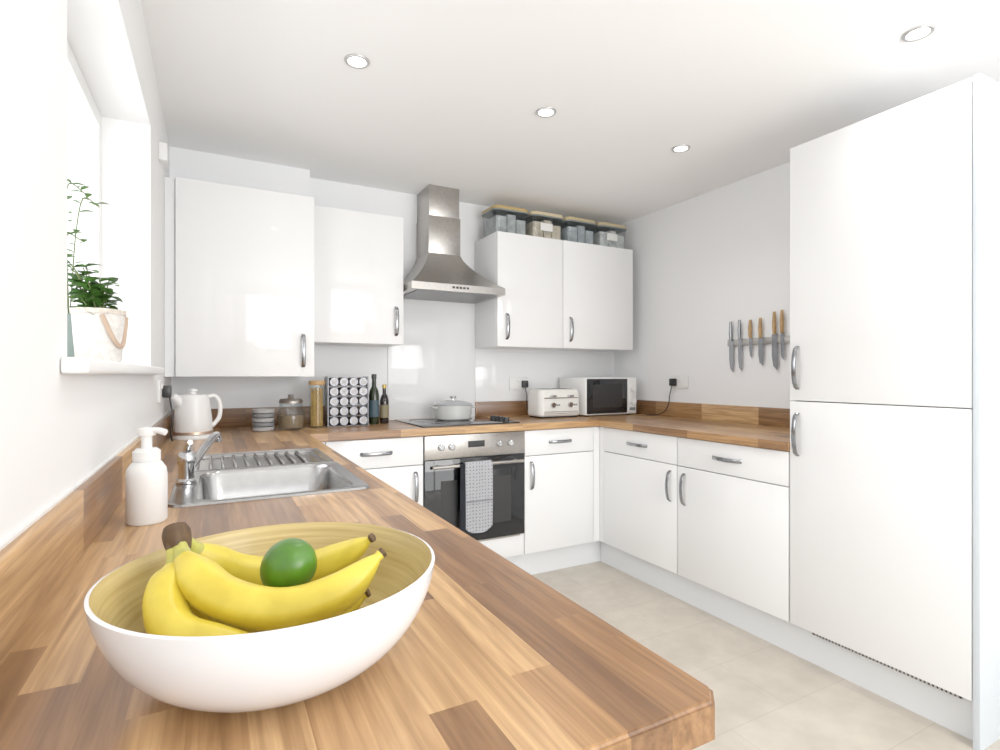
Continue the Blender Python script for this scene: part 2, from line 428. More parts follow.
# ------------------------------------------------------------------ cooker hood
p = group('cooker_hood', (1.236, 3.05, 1.95))
hx0, hx1, hy0 = .950, 1.530, 2.83
bm = bmesh.new()
def rl(x0, x1, y0, y1, z): return [(x0, y0, z), (x1, y0, z), (x1, y1, z), (x0, y1, z)]
yb = YB-.0105
loops = [rl(hx0, hx1, hy0, yb, 1.66), rl(hx0, hx1, hy0, yb, 1.70)]
for k in range(1, 9):
    t = k/8; s = 1-(1-t)**1.35
    loops.append(rl(hx0+(1.125-hx0)*s, hx1-(hx1-1.33)*s, hy0+(3.04-hy0)*s, yb, 1.70+.215*t**1.1))
loft_bm(bm, loops)
finish('canopy', bm, STEEL, p, ang=25)
box('chimney_lower', 1.125, 1.33, 3.04, yb, 1.915, 2.14, STEEL, p, .001)
box('chimney_upper', 1.13, 1.325, 3.045, yb, 2.14, ZC-.001, STEEL, p, .001)
boxes('control_buttons', [(1.19+i*.022, 1.204+i*.022, hy0-.003, hy0+.001, 1.676, 1.688) for i in range(5)], BLACK, p)
box('grease_filter', hx0+.04, hx1-.04, hy0+.04, yb-.04, 1.655, 1.6605, GREY, p)

# ------------------------------------------------------------------ oven
p = group('built_in_oven', (1.27, 2.95, .56))
ox0, ox1 = .971, 1.577
box('oven_body', ox0+.01, ox1-.01, 2.71, YB-.06, .275, .86, GREY, p)
box('control_panel', ox0, ox1, 2.683, 2.71, .737, .862, STEEL, p, .002)
box('door_glass', ox0, ox1, 2.683, 2.71, .275, .733, BLACKG, p, .002)
box('door_inner_window', ox0+.09, ox1-.09, 2.6815, 2.684, .36, .62, BLACK, p)
box('display', 1.22, 1.32, 2.681, 2.684, .79, .825, BLACKG, p)
for kx in (1.06, 1.12, 1.41, 1.48):
    lathe('knob', [(0, 0), (.018, 0), (.017, -.018), (.012, -.022), (0, -.022)], (kx, 2.683, .80), CHROME, p, axis='y', n=24)
lathe('handle_bar', cylp(.009, ox0+.03, ox1-.03, .002), (0, 2.645, .70), STEEL, p, axis='x', n=16)
boxes('handle_brackets', [(ox0+.06, ox0+.075, 2.645, 2.684, .693, .707), (ox1-.075, ox1-.06, 2.645, 2.684, .693, .707)], STEEL, p)
box('oven_base_panel', ox0, ox1, 2.692, 2.71, ZB, .271, GLOSSW, None, .001)
box('oven_vent_strip', ox0+.03, ox1-.03, 2.684, 2.69, .266, .2745, STEEL, p)
def towel_mat():
    m, nt, b = newmat('spotted_cloth'); N = nt.nodes; L = nt.links
    tc = N.new('ShaderNodeTexCoord'); v = N.new('ShaderNodeTexVoronoi'); v.inputs['Scale'].default_value = 55; v.inputs['Randomness'].default_value = .15
    mp = N.new('ShaderNodeMapping'); mp.inputs['Scale'].default_value = (1, 0, 1)
    L.new(tc.outputs['Object'], mp.inputs[0]); L.new(mp.outputs[0], v.inputs['Vector'])
    r = N.new('ShaderNodeValToRGB'); r.color_ramp.interpolation = 'CONSTANT'
    r.color_ramp.elements[0].color = (.26, .27, .32, 1); r.color_ramp.elements[1].position = .22; r.color_ramp.elements[1].color = (.72, .73, .77, 1)
    L.new(v.outputs['Distance'], r.inputs[0]); L.new(r.outputs[0], b.inputs['Base Color']); b.inputs['Roughness'].default_value = .9
    return m
TOW = towel_mat()
p = group('oven_glove', (1.25, 2.64, .52))
def drape(name, x0, x1, zb, yo, mat, r0=.0):
    bm = bmesh.new(); path = []
    for i in range(13): path.append((2.645-.014-yo, zb+(.70-zb)*i/12))
    for i in range(1, 8):
        a = math.pi*(1-i/7); path.append((2.645+(.014+yo)*math.cos(a), .70+(.014+yo)*math.sin(a)))
    for i in range(1, 7): path.append((2.645+.014+yo, .70-.24*i/6))
    nx = 12; rows = []
    for k, (y, z) in enumerate(path):
        row = []
        for i in range(nx+1):
            t = i/nx; x = x0+(x1-x0)*t
            edge = 0
            if k < 2: edge = .03*abs(2*t-1)**3*(2-k)/2
            row.append(bm.verts.new((x, y+(.004*math.sin(x*70+z*9) if k < 12 else 0), z+edge)))
        rows.append(row)
    for a, b in zip(rows, rows[1:]):
        for i in range(nx): bm.faces.new((a[i], a[i+1], b[i+1], b[i]))
    bmesh.ops.solidify(bm, geom=bm.faces[:], thickness=.004)
    return finish(name, bm, mat, p, ang=60)
drape('cloth_backing', 1.15, 1.345, .325, -.001, M('dark_grey_cloth', (.02, .022, .03), .9))
drape('cloth_front', 1.18, 1.34, .335, .005, TOW)
boxes('glove_pocket_seam', [(1.183, 1.337, 2.616, 2.621, .505, .512)], M('seam_grey', (.2, .2, .23), .9), p)

# ------------------------------------------------------------------ hob
p = group('ceramic_hob', (1.27, 2.97, WT+.004))
box('glass_plate', .975, 1.573, 2.73, 3.235, WT+.0005, WT+.007, BLACKG, p, .002)
for cx, cy, r in ((1.12, 2.86, .075), (1.12, 3.10, .09), (1.36, 3.12, .075)):
    lathe('cooking_zone', [(r, 0), (r+.003, 0), (r+.003, .0006), (r, .0006), (r, 0)], (cx, cy, WT+.007), GREY, p)
for k in range(4):
    lathe('hob_knob', [(0, 0), (.02, 0), (.018, .02), (.014, .024), (0, .024)], (1.52, 2.80+k*.055, WT+.007), BLACK, p, n=24)

# casserole pot
p = group('casserole_pot', (1.27, 3.05, .98))
PC = (1.285, 3.05, WT+.0078)
ENAM = M('cream_enamel', (.52, .53, .52), .22); ENAM2 = M('grey_enamel', (.36, .38, .39), .25)
lathe('pot_body', [(0, 0), (.095, 0), (.108, .01), (.114, .04), (.116, .088), (.110, .088), (.106, .012), (0, .008)], PC, ENAM, p)
lathe('pot_lid', [(0, .089), (.116, .089), (.118, .094), (.112, .100), (.07, .113), (.03, .118), (0, .119)], PC, ENAM2, p)
lathe('lid_knob', [(0, .118), (.009, .118), (.008, .128), (.02, .134), (.021, .141), (.012, .146), (0, .146)], PC, CHROME, p, n=24)
for s in (-1, 1):
    x = PC[0]+s*.112
    sweep('pot_handle', [(x, PC[1]-.035, .988), (x+s*.022, PC[1]-.025, .990), (x+s*.028, PC[1], .991), (x+s*.022, PC[1]+.025, .990), (x, PC[1]+.035, .988)], .006, ENAM, p)

# ------------------------------------------------------------------ sink
p = group('stainless_sink', (.125, 1.72, .88))
sx0, sx1, sy0, sy1 = -.092, .343, 1.322, 2.132; sm = 1.775; Z = WT+.0005
bm = bmesh.new()
loops = [rrect(sx0, sx1, sy0, sm, Z, .03), rrect(sx0+.003, sx1-.003, sy0+.003, sm, Z+.005, .028), rrect(sx0+.012, sx1-.012, sy0+.012, sm-.002, Z+.003, .03),
         rrect(sx0+.055, sx1-.03, sy0+.035, sm-.025, Z+.002, .05), rrect(sx0+.06, sx1-.035, sy0+.04, sm-.03, Z-.006, .05),
         rrect(sx0+.07, sx1-.047, sy0+.052, sm-.042, Z-.13, .05), rrect(sx0+.09, sx1-.07, sy0+.075, sm-.065, Z-.15, .05)]
loft_bm(bm, loops, cap0=False)
finish('sink_bowl', bm, SINKST, p)
bm = bmesh.new()
loops = [rrect(sx0, sx1, sm+.001, sy1, Z, .03), rrect(sx0+.003, sx1-.003, sm+.001, sy1-.003, Z+.005, .028), rrect(sx0+.012, sx1-.012, sm+.003, sy1-.012, Z+.003, .03),
         rrect(sx0+.045, sx1-.03, sm+.02, sy1-.03, Z+.0025, .02), rrect(sx0+.05, sx1-.035, sm+.025, sy1-.035, Z-.005, .02)]
loft_bm(bm, loops, cap0=False)
finish('drainer', bm, SINKST, p)
bm = bmesh.new()
for k in range(9):
    x = sx0+.08+k*.034
    sweep_bm(bm, [Vector((x, sm+.035, Z-.004)), Vector((x, sm+.05, Z+.001)), Vector((x, sy1-.06, Z+.001)), Vector((x, sy1-.045, Z-.004))], .005, 8)
finish('drainer_ribs', bm, SINKST, p)
lathe('strainer', [(0, 0), (.03, 0), (.04, .003), (.042, 0)], (.13, 1.55, Z-.149), CHROME, p)
# tap (low, spout swung over the drainer)
p = group('mixer_tap', (-.062, 1.60, .95))
tx, ty = -.064, 1.60
lathe('tap_body', [(0, 0), (.024, 0), (.024, .006), (.019, .011), (.019, .045), (.022, .05), (.022, .068), (.016, .078), (0, .08)], (tx, ty, Z+.004), CHROME, p)
sweep('spout', [(tx, ty, .935), (tx+.018, ty+.05, .957), (tx+.04, ty+.115, .985), (tx+.062, ty+.18, 1.006), (tx+.07, ty+.205, 1.006), (tx+.073, ty+.213, .99)], .0105, CHROME, p)
sweep('lever', [(tx, ty, .985), (tx+.004, ty-.02, 1.003), (tx+.01, ty-.06, 1.018)], lambda t: .010-.004*t, CHROME, p)

# ------------------------------------------------------------------ soap dispenser
p = group('soap_dispenser', (-.116, 1.226, .99)); c = (-.115, 1.226, WT+.0005)
lathe('bottle', [(0, 0), (.031, 0), (.034, .004), (.034, .090), (.032, .102), (.025, .113), (.020, .117), (0, .117)], c, WHITEM, p)
lathe('collar', [(0, .117), (.023, .117), (.023, .134), (.017, .14), (0, .14)], c, WHITEP, p)
lathe('pump_stem', cylp(.009, .14, .166), c, WHITEP, p, n=20)
lathe('pump_head', [(0, .164), (.014, .164), (.016, .168), (.015, .178), (0, .181)], c, WHITEP, p, n=24)
sweep('nozzle', [(c[0], c[1], c[2]+.173), (c[0]+.018, c[1]-.010, c[2]+.174), (c[0]+.032, c[1]-.018, c[2]+.170)], .006, WHITEP, p)

# ------------------------------------------------------------------ fruit bowl
BC = Vector((.055, .563, WT+.0005))
BAMB, nt, b = newmat('bamboo_interior')
tcn = nt.nodes.new('ShaderNodeTexCoord')
mp = nt.nodes.new('ShaderNodeMapping'); mp.inputs['Scale'].default_value = (6, 6, 260); nt.links.new(tcn.outputs['Object'], mp.inputs[0])
nn = nt.nodes.new('ShaderNodeTexNoise'); nn.inputs['Scale'].default_value = 1; nn.inputs['Detail'].default_value = 5; nt.links.new(mp.outputs[0], nn.inputs['Vector'])
rr = nt.nodes.new('ShaderNodeValToRGB'); rr.color_ramp.elements[0].position = .3; rr.color_ramp.elements[1].position = .7
rr.color_ramp.elements[0].color = (.42, .29, .085, 1); rr.color_ramp.elements[1].color = (.60, .46, .18, 1)
nt.links.new(nn.outputs['Fac'], rr.inputs[0]); nt.links.new(rr.outputs[0], b.inputs['Base Color']); b.inputs['Roughness'].default_value = .3
p = group('fruit_bowl', BC)
prof = []
R, H = .150, .096
for k in range(0, 15):
    t = k/14; a = t*math.pi/2*.92
    prof.append((.05+(R-.05)*math.sin(a)/math.sin(math.pi/2*.92), H*(1-math.cos(a))/(1-math.cos(math.pi/2*.92))))
outer = [(0, 0)]+prof
inner = [(max(0, r-.006), max(z, .0)+.0 if i > 8 else max(z, .006)) for i, (r, z) in enumerate(prof)][::-1]
full = outer+[(R-.003, H+.001)]+[(r, z) for r, z in inner[1:]]+[(0, .006)]
mi = [0]*(len(outer))+[1]*(len(full)-len(outer))
lathe('bowl_shell', full, BC, [M('white_lacquer', (.78, .79, .81), .15, coat=.3), BAMB], p, n=96, mi=mi, ang=60)
def banana_mat():
    m, nt, b = newmat('banana_skin'); N = nt.nodes; L = nt.links
    tc = N.new('ShaderNodeTexCoord'); n = N.new('ShaderNodeTexNoise'); n.inputs['Scale'].default_value = 25; n.inputs['Detail'].default_value = 5
    L.new(tc.outputs['Object'], n.inputs['Vector'])
    r = N.new('ShaderNodeValToRGB'); e = r.color_ramp.elements
    e[0].position = .28; e[0].color = (.58, .43, .02, 1); e[1].position = .6; e[1].color = (.74, .58, .045, 1)
    L.new(n.outputs['Fac'], r.inputs[0]); L.new(r.outputs[0], b.inputs['Base Color']); b.inputs['Roughness'].default_value = .42
    return m
BAN = banana_mat(); BGREEN = M('banana_stem_green', (.42, .40, .07), .45, noise=.2, nscale=60); BBR = M('banana_brown', (.07, .035, .012), .7, noise=.3, nscale=120)
bananas = group('bananas', (.06, .57, .97))
def banana(pts, r=.019):
    def rad(t):
        if t < .12: return .0055+.002*(t/.12)
        if t < .32: return .0075+(r-.0075)*(.5-.5*math.cos((t-.12)/.20*math.pi))
        if t < .72: return r
        u = (t-.72)/.28
        return max(.0042, r*(1-u**2.4)) if u < .9 else max(.0042, .0052)
    def mi(t):
        if t < .05: return 2
        if t < .17: return 1
        return 2 if t > .975 else 0
    def shp(a):
        k = 2*math.pi/5; x = (a % k)-k/2
        return .955*math.cos(k/2)/math.cos(x)*.42+.60
    return sweep('banana', pts, rad, [BAN, BGREEN, BBR], bananas, n=30, sub=14, mi=mi, shape=shp, ang=60)
S = (-.033, .620, 1.024)
banana([S, (-.024, .597, 1.006), (.004, .558, .983), (.052, .531, .971), (.102, .520, .981), (.148, .528, 1.010)], .0200)
banana([(-.030, .625, 1.024), (-.013, .641, 1.000), (.024, .658, .970), (.076, .657, .960), (.125, .634, .975), (.158, .606, 1.002)], .0180)
banana([(-.037, .617, 1.022), (-.034, .602, .999), (-.040, .575, .979), (-.030, .546, .962), (.002, .523, .953), (.046, .510, .947)], .0185)
banana([(-.033, .623, 1.018), (-.022, .618, .982), (.012, .600, .946), (.062, .580, .932), (.105, .567, .940), (.140, .555, .962)], .0170)
bm = bmesh.new(); sweep_bm(bm, catmull([(-.036, .626, 1.036), (-.034, .622, 1.027), (-.031, .616, 1.012)], 6), lambda t: .009+.003*math.sin(t*3), 14, 0, lambda a: 1+.15*math.sin(3*a))
finish('stem_crown', bm, BBR, bananas, ang=60)
LIME = M('lime_skin', (.045, .15, .006), .3, noise=.25, nscale=40, bump=.35)
lp = []
for k in range(21):
    a = math.pi*k/20; rr_ = .0265*math.sin(a); zz = -.0285*math.cos(a)
    if k == 20: zz += .002
    if k == 19: zz += .0012
    lp.append((max(0, rr_), zz))
lathe('lime', lp, (.066, .581, .992), LIME, None, n=40, rot=Matrix.Rotation(.5, 3, 'X') @ Matrix.Rotation(.5, 3, 'Y'), ang=80)

# ------------------------------------------------------------------ kettle
p = group('electric_kettle', (-.085, 2.74, 1.02)); c = (-.085, 2.745, WT+.0005)
lathe('kettle_base', [(0, 0), (.078, 0), (.08, .006), (.076, .018), (0, .018)], c, WHITEP, p)
lathe('kettle_body', [(0, .019), (.074, .019), (.077, .03), (.074, .09), (.064, .17), (.060, .185), (.055, .192), (0, .196)], c, WHITEP, p)
lathe('kettle_band', [(.0745, .022), (.079, .022), (.079, .032), (.0765, .034)], c, M('copper_band', (.75, .55, .42), .3, .8), p)
lathe('kettle_lid_knob', [(0, .194), (.014, .194), (.012, .204), (.018, .21), (.016, .217), (0, .219)], c, WHITEP, p, n=24)
sweep('kettle_spout', [(c[0]-.045, c[1]-.03, c[2]+.155), (c[0]-.062, c[1]-.042, c[2]+.178), (c[0]-.074, c[1]-.05, c[2]+.192)], lambda t: .022-.010*t, WHITEP, p)
sweep('kettle_handle', [(c[0]+.05, c[1]+.01, c[2]+.18), (c[0]+.085, c[1]+.015, c[2]+.185), (c[0]+.105, c[1]+.018, c[2]+.15), (c[0]+.102, c[1]+.018, c[2]+.09), (c[0]+.074, c[1]+.012, c[2]+.05)], .0095, WHITEP, p)

# stacked bowls
p = group('ramekin_stack', (.215, 2.93, .96)); c = (.215, 2.95, WT+.0005)
RAM = M('grey_ceramic', (.20, .21, .22), .3); RAM2 = M('pale_ceramic', (.36, .36, .36), .3)
for k in range(5):
    lathe('ramekin', [(0, k*.022), (.044, k*.022), (.05, k*.022+.004), (.053, k*.022+.021), (.049, k*.022+.021), (.046, k*.022+.006), (0, k*.022+.005)], c, RAM if k % 2 else RAM2, p)
CORK = M('oat_contents', (.16, .10, .05), .8, noise=.5, nscale=150)
p = group('glass_storage_jar', (.34, 2.92, .99)); c = (.345, 2.95, WT+.0005)
lathe('jar_glass', [(0, 0), (.06, 0), (.068, .008), (.071, .05), (.068, .105), (.055, .125), (.055, .135), (.05, .135), (.05, .12), (.063, .10), (.066, .05), (.062, .01), (0, .006)], c, CLEAR, p)
lathe('jar_contents', [(0, .009), (.058, .011), (.061, .05), (.060, .075), (0, .078)], c, CORK, p)
lathe('jar_lid', [(0, .136), (.057, .136), (.058, .148), (.05, .158), (.018, .160), (.012, .168), (.016, .178), (0, .181)], c, STEEL, p)
SPAG = M('spaghetti', (.50, .28, .05), .5, noise=.3, nscale=60)
p = group('spaghetti_jar', (.475, 2.98, 1.03)); c = (.48, 3.0, WT+.0005)
lathe('jar_glass', [(0, 0), (.036, 0), (.04, .005), (.04, .225), (.036, .225), (.036, .01), (0, .006)], c, CLEAR, p)
bm = bmesh.new()
for k in range(46):
    a = k*2.4; r = .031*math.sqrt((k+.5)/46)
    lathe_bm(bm, cylp(.0026, .008, .20+.012*math.sin(k*1.7)), (c[0]+r*math.cos(a), c[1]+r*math.sin(a), c[2]), n=6)
finish('spaghetti', bm, SPAG, p)
lathe('jar_lid', cylp(.042, .226, .25, .003), c, M('bamboo_lid', (.48, .28, .11), .5), p)
# spice rack
p = group('spice_rack', (.645, 3.02, 1.04)); x0 = .54; yf = 2.99
fr = [(x0-.006, x0, yf, yf+.10, WT+.0005, WT+.272), (x0+.208, x0+.214, yf, yf+.10, WT+.0005, WT+.272)]
for r in range(6): fr.append((x0, x0+.208, yf+.01, yf+.10, WT+.001+r*.053, WT+.004+r*.053))
boxes('rack_frame', fr, M('rack_wire', (.08, .08, .085), .3, .8), p)
bm1 = bmesh.new(); bm2 = bmesh.new(); bm3 = bmesh.new()
for r in range(5):
    for k in range(4):
        cx = x0+.026+k*.052; cz = WT+.031+r*.053
        lathe_bm(bm1, [(0, -.014), (.015, -.014), (.0165, -.018), (.0215, -.018), (.0228, -.014), (.0228, .008), (0, .008)], (cx, yf+.004, cz), 'y', 24)
        lathe_bm(bm2, cylp(.0225, .012, .09, 0), (cx, yf, cz), 'y', 16)
        lathe_bm(bm3, cylp(.011, -.0147, -.0142, 0), (cx, yf+.004, cz), 'y', 16)
finish('jar_lids', bm1, M('spice_lid_silver', (.24, .24, .26), .35, .7), p); finish('spice_jars', bm2, M('spice_contents', (.16, .08, .03), .6, noise=.6, nscale=12), p)
finish('jar_labels', bm3, M('spice_label', (.42, .41, .39), .6), p)
def bottle(name, c, r, h, mat, capm, labm):
    p = group(name, (c[0], c[1], c[2]+h/2))
    lathe('glass', [(0, 0), (r-.002, 0), (r, .004), (r, h*.58), (r*.8, h*.68), (r*.42, h*.76), (r*.40, h*.9), (0, h*.9)], c, mat, p, n=28)
    lathe('cap', cylp(r*.5, h*.9, h, .002), c, capm, p, n=20)
    lathe('label', [(r+.0006, h*.15), (r+.0006, h*.48)], c, labm, p, n=28)
bottle('olive_oil_bottle', (.800, 3.05, WT+.0005), .029, .285, M('dark_green_glass', (.012, .018, .008), .08), M('black_cap', (.02, .02, .02), .3), M('teal_label', (.03, .06, .08), .6))
bottle('vinegar_bottle', (.868, 3.08, WT+.0005), .026, .225, M('balsamic_glass', (.012, .008, .008), .08), M('gold_cap', (.5, .36, .08), .3, .6), M('dark_label', (.18, .15, .08), .6))

# ------------------------------------------------------------------ toaster
p = group('toaster', (1.96, 3.03, 1.0)); tx0, tx1, ty0, ty1 = 1.83, 2.155, 2.92, 3.10; tz = WT+.0005
CREAM = M('toaster_cream', (.72, .71, .67), .3)
bm = bmesh.new()
loft_bm(bm, [rrect(tx0+.01, tx1-.01, ty0+.01, ty1-.01, tz+.012, .03), rrect(tx0, tx1, ty0, ty1, tz+.022, .04), rrect(tx0+.002, tx1-.002, ty0+.002, ty1-.002, tz+.16, .04),
             rrect(tx0+.012, tx1-.012, ty0+.012, ty1-.012, tz+.182, .035), rrect(tx0+.03, tx1-.03, ty0+.03, ty1-.03, tz+.188, .02)])
finish('toaster_shell', bm, CREAM, p)
box('toaster_foot', tx0+.02, tx1-.02, ty0+.02, ty1-.02, tz, tz+.013, BLACK, p)
boxes('toast_slots', [(a, a+.11, b_, b_+.02, tz+.185, tz+.1895) for a in (tx0+.045, tx1-.155) for b_ in (ty0+.05, ty0+.11)], BLACK, p)
boxes('chrome_trim', [(tx0+.03, tx1-.03, ty0-.003, ty0+.003, tz+.028+i*.012, tz+.032+i*.012) for i in range(2)]+[(tx0+.03, tx1-.03, ty0-.003, ty0+.003, tz+.128, tz+.134)], CHROME, p)
boxes('levers', [(tx0+.075, tx0+.115, ty0-.022, ty0+.002, tz+.138, tz+.15), (tx1-.115, tx1-.075, ty0-.022, ty0+.002, tz+.138, tz+.15)], CHROME, p, .003)
for kx in (tx0+.095, tx1-.095):
    lathe('toaster_dial', cylp(.017, 0, -.016, .002), (kx, ty0, tz+.085), CHROME, p, axis='y', n=24)
    boxes('toaster_buttons', [(kx+.03+i*.016, kx+.04+i*.016, ty0-.004, ty0+.001, tz+.08, tz+.09) for i in range(2)], GREY, p)
# microwave
p = group('microwave', (2.40, 3.08, 1.04)); mx0, mx1, my0, my1, mz = 2.182, 2.622, 2.91, 3.225, WT+.0005
box('microwave_body', mx0, mx1, my0, my1, mz+.01, mz+.262, WHITEP, p, .006, 3)
boxes('microwave_feet', [(mx0+.03, mx0+.05, my0+.03, my0+.05, mz, mz+.011), (mx1-.05, mx1-.03, my0+.03, my0+.05, mz, mz+.011),
      (mx0+.03, mx0+.05, my1-.05, my1-.03, mz, mz+.011), (mx1-.05, mx1-.03, my1-.05, my1-.03, mz, mz+.011)], BLACK, p)
box('microwave_door', mx0+.006, mx0+.350, my0-.008, my0+.002, mz+.018, mz+.254, BLACKG, p, .003)
box('microwave_window', mx0+.05, mx0+.30, my0-.0095, my0-.007, mz+.06, mz+.215, BLACK, p)
box('control_panel', mx0+.355, mx1-.008, my0-.006, my0+.002, mz+.022, mz+.250, WHITEM, p, .002)
for kz in (.19, .10): lathe('microwave_dial', cylp(.022, 0, -.018, .002), (mx0+.395, my0-.006, mz+kz), WHITEP, p, axis='y', n=24)
box('microwave_button', mx0+.37, mx1-.02, my0-.01, my0-.005, mz+.034, mz+.055, GREY, p, .002)

# ------------------------------------------------------------------ storage tubs (smoky clear plastic, food packets inside)
TUBG = clear_mat('tub_smoke_plastic', (.86, .89, .89), .6)
LIDC = [M('tub_lid_tan', (.42, .29, .10), .4), M('tub_lid_cream', (.58, .47, .28), .4), M('tub_lid_sand', (.46, .37, .19), .4), M('tub_lid_wheat', (.50, .40, .22), .4)]
CONT = [M('packet_grey', (.36, .38, .38), .6, noise=.3, nscale=22), M('packet_beige', (.52, .44, .34), .6, noise=.35, nscale=25), M('packet_slate', (.32, .35, .37), .6, noise=.3, nscale=20), M('packet_silver', (.52, .53, .52), .5, noise=.3, nscale=28)]
LABM = M('tub_label_paper', (.72, .72, .69), .6)
TUBR = M('tub_dark_rim', (.16, .18, .18), .35)
for k in range(4):
    x0 = 1.537+k*.273; x1 = x0+.262; y0, y1 = 2.985, 3.20; z0 = 2.0705
    p = group('food_storage_tub', ((x0+x1)/2, (y0+y1)/2, z0+.09))
    loft('tub_body', [rrect(x0+.022, x1-.022, y0+.02, y1-.02, z0, .03), rrect(x0+.015, x1-.015, y0+.014, y1-.014, z0+.008, .035), rrect(x0+.004, x1-.004, y0+.004, y1-.004, z0+.150, .04)],
         [TUBG], p)
    boxes('tub_contents', [(x0+.024, x0+.10, y0+.024, y1-.04, z0+.01, z0+.12), (x0+.105, x0+.165, y0+.022, y1-.04, z0+.01, z0+.135), (x0+.17, x1-.024, y0+.024, y1-.04, z0+.01, z0+.11)], CONT[k], p, .004)
    loft('tub_rim', [rrect(x0, x1, y0, y1, z0+.1505, .04), rrect(x0, x1, y0, y1, z0+.160, .04)], [TUBR], p)
    loft('tub_lid', [rrect(x0+.002, x1-.002, y0+.002, y1-.002, z0+.1605, .04), rrect(x0+.002, x1-.002, y0+.002, y1-.002, z0+.176, .04), rrect(x0+.008, x1-.008, y0+.008, y1-.008, z0+.182, .036),
                     rrect(x0+.02, x1-.02, y0+.02, y1-.02, z0+.180, .03)], LIDC[k], p)
    if k % 2: box('tub_label', x0+.07, x1-.10, y0+.006, y0+.011, z0+.06, z0+.11, LABM, p)

# ------------------------------------------------------------------ sockets & plugs
def socket_back(x, z, yw, name='double_socket'):
    p = group(name, (x, yw-.005, z))
    box('socket_plate', x-.073, x+.073, yw-.010, yw, z-.043, z+.043, WHITEP, p, .003)
    boxes('switches', [(x-.012, x-.002, yw-.014, yw-.009, z+.01, z+.03), (x+.002, x+.012, yw-.014, yw-.009, z+.01, z+.03)], WHITEP, p, .001)
    box('plug', x+.018, x+.062, yw-.040, yw-.010, z-.028, z+.022, BLACK, p, .006)
    return p
p = socket_back(1.865, 1.125, YB-.0075)
sweep('cable', [(1.905, YB-.035, 1.10), (1.91, YB-.05, 1.04), (1.915, YB-.04, .98), (1.925, YB-.05, .93), (1.94, YB-.07, .912), (1.95, YB-.09, .9115)], .0035, BLACK, p)
def socket_side(xw, s, y, z):
    p = group('double_socket', (xw+s*.005, y, z))
    a, b = sorted((xw, xw+s*.01)); box('socket_plate', a, b, y-.073, y+.073, z-.043, z+.043, WHITEP, p, .003)
    a, b = sorted((xw+s*.009, xw+s*.014)); boxes('switches', [(a, b, y-.012, y-.002, z+.01, z+.03), (a, b, y+.002, y+.012, z+.01, z+.03)], WHITEP, p, .001)
    a, b = sorted((xw+s*.01, xw+s*.042)); box('plug', a, b, y+.018, y+.062, z-.028, z+.022, BLACK, p, .006)
    return p
p = socket_side(XR, -1, 2.60, 1.14)
sweep('cable', [(XR-.035, 2.64, 1.115), (XR-.05, 2.645, 1.05), (XR-.045, 2.66, .99), (XR-.05, 2.70, .935), (XR-.06, 2.78, .913), (XR-.055, 2.88, .912)], .0035, BLACK, p)
p = socket_side(XL, 1, 2.56, 1.12)
sweep('cable', [(XL+.035, 2.60, 1.095), (XL+.045, 2.595, 1.02), (XL+.04, 2.60, .95), (XL+.042, 2.62, .915), (XL+.045, 2.645, .9125)], .0035, BLACK, p)
box('pir_sensor', XL, XL+.03, 2.55, 2.60, 2.05, 2.12, WHITEP, None, .004)

# ------------------------------------------------------------------ knife rack
p = group('magnetic_knife_rack', (XR-.01, 2.01, 1.37))
box('magnet_bar', XR-.018, XR, 1.80, 2.215, 1.355, 1.395, STEEL, p, .002)
HW = M('knife_handle_wood', (.42, .25, .10), .5, noise=.2, nscale=40); BL = M('knife_blade', (.28, .29, .31), .25, 1.0)
def knife(y, zt, hl, bl, wid, hm):
    bm = bmesh.new(); xb = XR-.0195
    zj = zt-hl
    pts = [(y-wid*.5, zj), (y+wid*.5, zj), (y+wid*.5, zj-bl*.6), (y+wid*.25, zj-bl*.88), (y-wid*.42, zj-bl), (y-wid*.5, zj-bl*.8)]
    a = [bm.verts.new((xb-.001, q[0], q[1])) for q in pts]; b = [bm.verts.new((xb+.001, q[0], q[1])) for q in pts]
    bm.faces.new(a); bm.faces.new(b)
    for i in range(6): bm.faces.new((a[i], a[(i+1) % 6], b[(i+1) % 6], b[i]))
    finish('blade', bm, BL, p)
    sweep('knife_handle', [(xb-.004, y, zj-.004), (xb-.004, y+.001, zj+hl*.4), (xb-.004, y, zt)], lambda t: .0085+.003*math.sin(t*3.1)-.001*t, hm, p, n=12)
knife(2.185, 1.50, .11, .19, .030, BL); knife(2.125, 1.505, .11, .19, .026, BL)
knife(2.055, 1.50, .10, .12, .018, HW); knife(1.99, 1.505, .11, .16, .032, HW)
knife(1.905, 1.53, .12, .20, .036, HW); knife(1.86, 1.535, .12, .15, .022, HW)

# ------------------------------------------------------------------ plants on sill
LEAF = M('leaf_green', (.055, .16, .02), .5, noise=.4, nscale=30); LEAF2 = M('leaf_pale_green', (.08, .19, .03), .5, noise=.3, nscale=30); STEMM = M('stem_green', (.11, .16, .04), .6); SOIL = M('soil', (.04, .025, .015), .9)
def leaf(bm, pos, dirv, L, W):
    d_ = Vector(dirv).normalized(); up = Vector((0, 0, 1)); s = d_.cross(up)
    if s.length < .05: s = Vector((1, 0, 0))
    s.normalize(); n_ = s.cross(d_); pos = Vector(pos)
    prof_ = [(0, .05), (.2, .6), (.45, 1), (.7, .8), (.9, .35), (1, 0.03)]
    Lr, Rr, C = [], [], []
    for t, w_ in prof_:
        c_ = pos+d_*L*t-n_*L*.25*t*t
        C.append(bm.verts.new(c_)); Lr.append(bm.verts.new(c_+s*W*.5*w_+n_*W*.12*w_)); Rr.append(bm.verts.new(c_-s*W*.5*w_+n_*W*.12*w_))
    for i in range(5):
        bm.faces.new((C[i], C[i+1], Lr[i+1], Lr[i])); bm.faces.new((C[i+1], C[i], Rr[i], Rr[i+1]))
SZ = 1.2118
p = group('potted_herb', (-.215, 1.36, 1.27)); c = (-.213, 1.38, SZ)
